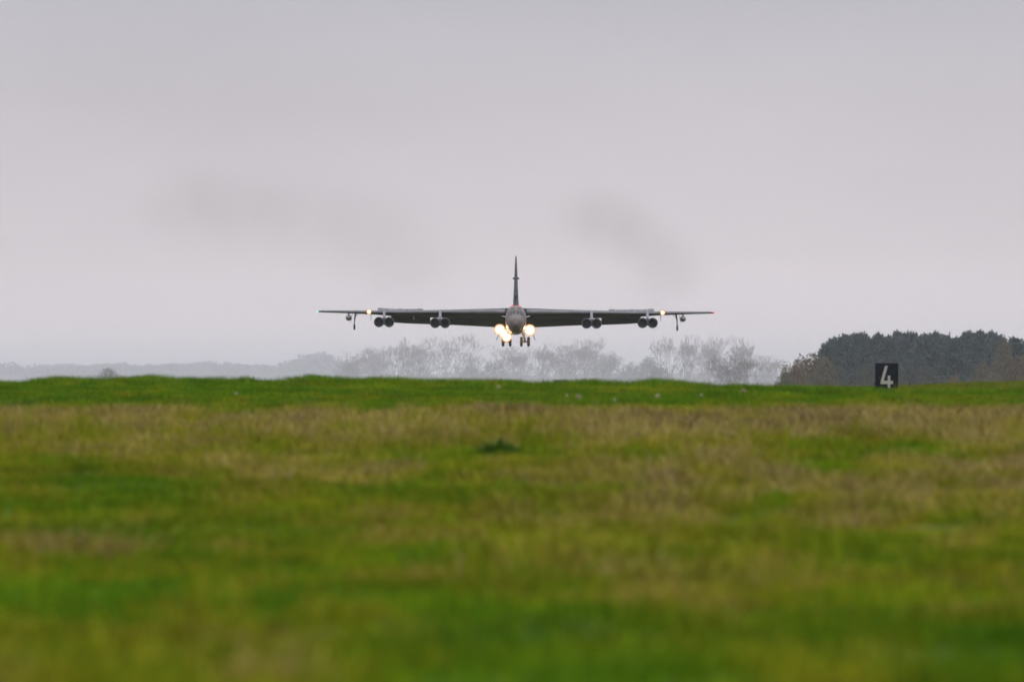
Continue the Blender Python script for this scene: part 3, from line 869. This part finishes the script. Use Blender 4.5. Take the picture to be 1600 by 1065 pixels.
def leaf_cloud(seed, lobes, n, size, mat, aspect=.6, upb=.0):
    """lobes: (cx, cy, cz, r) in a unit tree 1 high; many leaf-sized quads in the lobes"""
    rg = np.random.RandomState(seed); V = []; tot = sum(l[3] ** 2 for l in lobes)
    for cx_, cy_, cz_, r in lobes:
        m = int(n * r * r / tot)
        v = rg.randn(m, 3); v /= np.linalg.norm(v, axis=1)[:, None]
        rad = r * (.55 + .5 * rg.rand(m) ** .7) * (1 + .22 * np.sin(v[:, 0] * 5 + seed) * np.cos(v[:, 2] * 6 + cx_ * 9))
        c = np.array([cx_, cy_, cz_]) + v * rad[:, None]
        a = rg.randn(m, 3); a[:, 2] += upb; a /= np.linalg.norm(a, axis=1)[:, None]
        b = np.cross(a, rg.randn(m, 3)); b /= np.linalg.norm(b, axis=1)[:, None]
        s = size * (.5 + rg.rand(m))[:, None]
        V.append(np.stack([c - a * s, c + b * s * aspect, c + a * s * 1.2, c - b * s * aspect], 1))
    V = np.concatenate(V).reshape(-1, 3); V[:, 2] = np.maximum(V[:, 2], .0)
    F = np.arange(len(V)).reshape(-1, 4)
    return np_mesh('crown', V, F, mat)
def pine_mesh(seed):
    rg = np.random.RandomState(seed); V = []
    nb = 95
    for i in range(nb):
        t = .10 + .90 * (i + rg.rand()) / nb
        env = .26 * (min(1, (1 - t) / .45) ** .75 + .03) * (.65 + .75 * rg.rand())
        a = rg.rand() * 6.283
        for q in range(4):                             # needle clumps out along one bough
            rr = env * (.35 + .65 * (q + rg.rand()) / 4)
            c = np.array([rr * math.cos(a) + rg.randn() * .02, rr * math.sin(a) + rg.randn() * .02, t - .05 * rr / .3 + rg.randn() * .012])
            m = 15
            d = rg.randn(m, 3); d[:, 2] = d[:, 2] * .8 + .55; d /= np.linalg.norm(d, axis=1)[:, None]
            L = .048 * (.6 + .8 * rg.rand(m))[:, None]; sd = np.cross(d, rg.randn(m, 3)); sd /= np.linalg.norm(sd, axis=1)[:, None]
            c0 = c + rg.randn(m, 3) * .014
            V.append(np.stack([c0 - sd * .010, c0 + sd * .010, c0 + d * L + sd * .006, c0 + d * L - sd * .006], 1))
    for q in range(6):                                # leaders at the top
        b = np.array([rg.randn() * .05, rg.randn() * .05, .9 + .05 * rg.rand()]); m = 30
        z = rg.rand(m, 1); c0 = b + np.concatenate([np.zeros((m, 2)), z * (.08 + .05 * rg.rand())], 1)
        d = rg.randn(m, 3); d[:, 2] = abs(d[:, 2]) + .6; d /= np.linalg.norm(d, axis=1)[:, None]
        sd = np.cross(d, rg.randn(m, 3)); sd /= np.linalg.norm(sd, axis=1)[:, None]; L = .045 * (1.2 - z)
        V.append(np.stack([c0 - sd * .008, c0 + sd * .008, c0 + d * L + sd * .005, c0 + d * L - sd * .005], 1))
    V = np.concatenate(V).reshape(-1, 3)
    tm = tubes([((0, 0, -.02), (0.01, 0, .5), .020, .013), ((.01, 0, .5), (0, .005, .98), .013, .004)] +
               [((0, 0, .25 + .06 * i), (.2 * math.cos(i * 2.4), .2 * math.sin(i * 2.4), .27 + .06 * i), .006, .002) for i in range(11)], 6)
    return (np_mesh('trunk', tm[0], tm[1], M_BARK), np_mesh('crown', V, np.arange(len(V)).reshape(-1, 4), M_PINE)), float(V[:, 2].max()), .26
PINES = [pine_mesh(s) for s in (2, 5, 9, 13, 17)]
def stem_mesh(h=.6):
    v, f = tubes([((0, 0, -.02), (.01, 0, h), .022, .010)] + [((0, 0, .1), (.25 * math.cos(i * 1.7), .25 * math.sin(i * 1.7), h), .010, .004) for i in range(5)], 5)
    return np_mesh('trunk', v, f, M_BARK)
def round_tree(seed, mat, n=2600, size=.022):
    rg = np.random.RandomState(seed)
    lobes = [(0, 0, .55, .34)] + [(.32 * math.cos(i * 1.05 + rg.rand()), .32 * math.sin(i * 1.05 + rg.rand()), .30 + .28 * rg.rand(), .20 + .07 * rg.rand()) for i in range(6)] + \
            [(rg.randn() * .14, rg.randn() * .14, .72 + .08 * rg.rand(), .17) for i in range(3)]
    cm_ = leaf_cloud(seed, lobes, n, size, mat)
    return (stem_mesh(), cm_), .96, .50
BROWN = [round_tree(61, M_BROWN_LEAF, 7500, .017), round_tree(62, M_BROWN_LEAF, 7000, .017)]
OLIVE = [round_tree(71, M_PALE_LEAF, 7500, .017), round_tree(72, M_PALE_LEAF, 7000, .017)]
SHRUB = [round_tree(91, M_TWIG, 2600, .014), round_tree(92, M_TWIG, 2300, .013)]
HEDGE = [round_tree(81, M_HEDGE, 4200, .016), round_tree(82, M_HEDGE, 4200, .016)]

# hazy bare trees far beyond the bank: (centre, top row, width, distance, variant, label)
G_B = 'leafless trees fading in the haze'
for i, (px, top, w, d, k, lab) in enumerate([
    (556, 549, 62, 4450, 2, 'leafless tree leftmost in the hazy row, beside the distant hill'),
    (585, 541, 62, 4550, 0, 'hazy bare tree below the left outboard engines, second from the left'),
    (617, 528, 66, 4500, 4, 'tall hazy bare tree between the two left engine pods'),
    (648, 529, 60, 4480, 2, 'broad hazy bare tree just left of the left inboard engines'),
    (700, 521, 78, 4400, 3, 'tall open bare tree below the left inboard engines'),
    (733, 552, 46, 4560, 1, 'low faint bare tree right of the tall open one'),
    (792, 552, 46, 4700, 1, 'small faint bare tree beneath the left landing lights'),
    (817, 540, 66, 4500, 0, 'pale bare tree right below the nose wheels'),
    (850, 536, 64, 4520, 4, 'pale bare tree right of the nose wheels'),
    (884, 530, 66, 4450, 2, 'bare tree with dense twigs left of the right inboard engines'),
    (914, 528, 62, 4480, 0, 'bare tree with dense twigs below the right inboard engines'),
    (942, 545, 52, 4550, 3, 'shorter bare tree stepping down right of the inboard engines'),
    (1046, 528, 54, 4300, 1, 'fan shaped bare tree below the right outrigger wheel, left of three'),
    (1074, 524, 60, 4320, 4, 'fan shaped bare tree in the middle of three below the right wing tip'),
    (1102, 524, 60, 4280, 0, 'fan shaped bare tree rightmost of three below the right wing tip'),
    (1166, 527, 66, 4300, 4, 'tall bare tree rising behind the darker round tree'),
    (1192, 548, 54, 4350, 2, 'drooping bare tree between the round tree and the pine wood'),
    (1217, 562, 46, 4450, 1, 'small pale bare tree next to the left edge of the pine wood'),
    (1128, 551, 56, 2900, 3, 'darker twiggy tree left half of the nearer pair'),
    (1152, 550, 78, 2850, 2, 'darker round bare tree standing nearest of the leafless trees')]):
    place_tree('bare_tree', BARE[k], px, top, w, d, lab, 'tree', G_B, i * 1.3)
G_S = 'hazy bushes at the foot of the bare trees'
for i, (px, top, w, d, lib, k, lab) in enumerate([
    (545, 568, 46, 4350, SHRUB, 0, 'low twiggy bush at the left end of the hazy tree row'),
    (600, 562, 60, 4380, SHRUB, 1, 'twiggy bush under the tall trees left of the aircraft'),
    (655, 566, 60, 4400, SHRUB, 0, 'twiggy bush at the foot of the broad bare tree'),
    (737, 568, 56, 4500, HEDGE, 1, 'rounded hazy bush left of the dark hump'),
    (772, 563, 62, 4450, HEDGE, 0, 'dark rounded bush below the left landing lights'),
    (830, 566, 70, 4420, SHRUB, 1, 'twiggy bush below the right landing light'),
    (900, 560, 76, 4420, SHRUB, 0, 'dense twiggy bush below the right inboard engines'),
    (955, 554, 56, 4400, HEDGE, 1, 'rounded hazy tree standing right of the dense twiggy trees'),
    (988, 564, 52, 4250, HEDGE, 0, 'low rounded bush below the right outboard engines, left one'),
    (1016, 556, 62, 4200, HEDGE, 1, 'larger rounded bush below the right outboard engines'),
    (1030, 572, 60, 3600, HEDGE, 0, 'bluish low bush in front of the fan shaped trees'),
    (1085, 568, 70, 4250, SHRUB, 1, 'twiggy bush under the fan shaped trees'),
    (1195, 575, 60, 4100, SHRUB, 0, 'pale twiggy bush right of the darker round tree'),
    (168, 574, 62, 2700, HEDGE, 1, 'small greenish bush alone behind the left end of the bank')]):
    place_tree('hazy_bush', lib[k], px, top + (5 if lib is SHRUB else 0), w, d, lab, 'bush', G_S, i * 2.1)
# pine wood on the right
G_P = 'pines of the dark wood on the right'
pines = [(1293, 532, 28), (1304, 524, 30), (1320, 520, 30), (1332, 518, 28), (1345, 516, 30), (1357, 524, 28), (1372, 517, 26), (1388, 523, 30),
         (1404, 514, 28), (1424, 515, 34), (1446, 518, 32), (1462, 515, 32), (1477, 521, 30), (1492, 524, 32), (1512, 514, 30), (1530, 513, 32),
         (1549, 514, 28), (1562, 521, 28), (1586, 524, 32), (1602, 531, 34)]
near_names = {0: 'dark pine at the left edge of the wood, lower than the rest', 8: 'dark pine with the spiky top right above the number board',
              1: 'dark pine second from the left edge of the wood', 6: 'narrow dark pine above the left edge of the number board',
              16: 'dark pine at the right end of the tall pine row', 18: 'dark pine behind the pale tree near the right edge of the picture',
              19: 'dark pine cut by the right edge of the picture'}
for i, (px, top, w) in enumerate(pines):
    lab = near_names.get(i)
    if not lab:
        lab = 'front row pine %s' % (
            {2: 'third from its left edge', 3: 'fourth from its left edge', 4: 'with the highest top left of the number board', 5: 'in the dip left of the number board',
             7: 'in the dip above the number board', 9: 'first bushy top right of the number board', 10: 'second bushy top right of the number board',
             11: 'third bushy top right of the number board', 12: 'on the slope into the middle dip', 13: 'lowest in the middle dip',
             14: 'left of the three tallest at right', 15: 'middle of the three tallest at right', 17: 'just left of the pale leafy tree'}[i])
    place_tree('pine_tree', PINES[i % 5], px, top, w * 2.0, 2010 + (i * 37) % 60, lab, 'pine tree', G_P, i * 1.9)
for i in range(16):
    px = 1300 + i * 19.5
    place_tree('pine_tree', PINES[(i * 2 + 1) % 5], px, 530 + (i * 7) % 9, 60, 2095 + (i * 23) % 50, 'dark pine hidden in the back rows of the wood on the right', 'pine tree', G_P, i * 2.7)
G_O = 'leafy bushes edging the pine wood'
for i, (px, top, w, d, lib, k, lab) in enumerate([
    (1268, 549, 66, 1960, BROWN, 0, 'rusty brown autumn tree at the left edge of the pine wood'),
    (1244, 563, 54, 1950, BROWN, 1, 'low brown bush leftmost beside the pine wood'),
    (1226, 578, 40, 1940, OLIVE, 0, 'small olive bush at the far left foot of the wood'),
    (1288, 558, 52, 1945, OLIVE, 1, 'olive bush in front of the first pines'),
    (1310, 574, 52, 1950, HEDGE, 1, 'dark undergrowth bush left of the number board'),
    (1350, 566, 56, 1950, HEDGE, 0, 'dark undergrowth bush behind the number board, left side'),
    (1400, 566, 60, 1955, HEDGE, 1, 'dark undergrowth bush behind the number board, right side'),
    (1450, 568, 60, 1950, HEDGE, 0, 'dark undergrowth bush right of the number board'),
    (1490, 585, 44, 1940, BROWN, 1, 'low tan bush at the foot of the pines right of the board'),
    (1535, 566, 60, 1945, OLIVE, 0, 'brownish olive bush under the tallest pines'),
    (1568, 528, 44, 1960, OLIVE, 1, 'pale green leafy tree in front of the right pines'),
    (1592, 553, 64, 1945, BROWN, 0, 'brown leafy tree at the right edge of the picture'),
    (1555, 580, 50, 1935, OLIVE, 1, 'olive bush below the pale leafy tree')]):
    place_tree('leafy_bush', lib[k], px, top, w, d, lab, 'bush', G_O, i * 1.1)

# far hills with a wood on them
def hill_h(x):
    return np.interp(x, [-1200, -330, -125, -110, -96, -70, 0, 300, 1200], [5, 5, 7.0, 15, 8, 2, 2.0, 2, 2])
hx = np.linspace(-1500, 1500, 220); hy = np.linspace(6300, 8600, 24)
HX, HY = np.meshgrid(hx, hy)
prof = np.sin(np.clip((HY - 6300) / 2300, 0, 1) * math.pi)
HZ = prof * (hill_h(HX * 6500 / 7450) + 2 * (vnoise(HX / 60, HY / 300) - .5)) - .3
ii = np.arange(HX.size).reshape(HX.shape)
hm = np_mesh('hills', np.stack([HX, HY, HZ], -1).reshape(-1, 3), np.stack([ii[:-1, :-1], ii[:-1, 1:], ii[1:, 1:], ii[1:, :-1]], -1).reshape(-1, 4), M_FARWOOD)
hm.polygons.foreach_set('use_smooth', np.ones(len(hm.polygons), bool))
tag(link('hills', hm), 'low blue-grey hills on the horizon', None, None, 'structure')
rg = np.random.RandomState(3); V = []
for i in range(900):
    d = 6700 + rg.rand() * 900; px = -60 + rg.rand() * 1720; x = (px - 800) / FPX * d
    hz = math.sin(min(1, max(0, (d - 6300) / 2300)) * math.pi) * float(hill_h(x * 6500 / 7450))
    h = 8.5 + 5 * fbm(px / 55 + 2, .5, 3) + 2.5 * rg.rand()
    if px > 545: h *= .8
    m = 170; v = rg.randn(m, 3); v /= np.linalg.norm(v, axis=1)[:, None]; r = (.5 + .55 * rg.rand(m))[:, None]
    c = np.array([x, d, hz + h * .5]) + v * r * np.array([[h * (.38 + .2 * rg.rand()), h * .5, h * .5]])
    a = rg.randn(m, 3); a /= np.linalg.norm(a, axis=1)[:, None]; b = np.cross(a, rg.randn(m, 3)); b /= np.linalg.norm(b, axis=1)[:, None]
    s = .9 * (.5 + rg.rand(m))[:, None]
    V.append(np.stack([c - a * s, c + b * s, c + a * s, c - b * s], 1))
V = np.concatenate(V).reshape(-1, 3)
tag(link('distant_wood', np_mesh('distant_wood', V, np.arange(len(V)).reshape(-1, 4), M_FARWOOD)), 'blue-grey far-off wood along the horizon', None, None, 'stuff')

# ------------------------------------------------------------------ air: haze, mist over the far field, exhaust smoke
def vol_box(name, x0, x1, y0, y1, z0, z1, mat, label):
    m = MB(); m.box(((x0 + x1) / 2, (y0 + y1) / 2, (z0 + z1) / 2), (x1 - x0, y1 - y0, z1 - z0))
    return tag(m.build(name, mat), label, None, None, 'stuff')
vol_box('haze', -7000, 7000, -120, 14500, -2.5, 100, volume_mat('haze_air', 2.8e-5), 'thin grey haze in the air')
vol_box('ground_mist', -3300, 3300, 2250, 6100, -1.0, 9.0, volume_mat('low_mist_air', .8e-4), 'thicker pale mist lying low over the far field')
vol_box('mist_bank', -3500, 3500, 1760, 9000, -1.2, 26, volume_mat('mist_air', 2.5e-4), 'pale mist over the far field')
def smoke(px, py, d, wx, wy, wz, rot, dens, label, seed):
    m = MB(); secs = []; n = 16
    for i in range(1, 12):
        t = -1 + 2 * i / 12; r = math.sqrt(1 - t * t)
        secs.append([(t * wx / 2, r * wy / 2 * math.cos(2 * math.pi * j / n), r * wz / 2 * math.sin(2 * math.pi * j / n)) for j in range(n)])
    m.loft(secs)
    o = fixnormals(m.build('exhaust_smoke', volume_mat('smoke_air', dens, (.25, .22, .20), 0, True, .09, .27, .70)))
    o.location = world_pt(px, py, d); o.rotation_euler = (0, R(rot), 0)
    tag(o, label, None, 'exhaust smoke behind the aircraft', 'stuff')
for px, py, wx, wz, rot, dn in ((300, 318, 34, 22, 0, .0105), (395, 335, 36, 24, 8, .0095), (500, 345, 38, 26, 14, .0070), (585, 372, 34, 28, 28, .0085), (645, 425, 26, 30, 50, .0070)):
    smoke(px, py, 2350, wx, 40, wz, rot, dn, 'faint brown exhaust smoke trailing up to the left behind the aircraft', 1)
for px, py, wx, wz, rot, dn in ((915, 335, 22, 15, -8, .0105), (965, 352, 26, 18, 12, .0145), (1020, 392, 26, 18, 42, .0125), (1045, 438, 18, 24, 60, .0110)):
    smoke(px, py, 2300, wx, 34, wz, rot, dn, 'faint brown exhaust smoke hanging right of the fin behind the aircraft', 2)
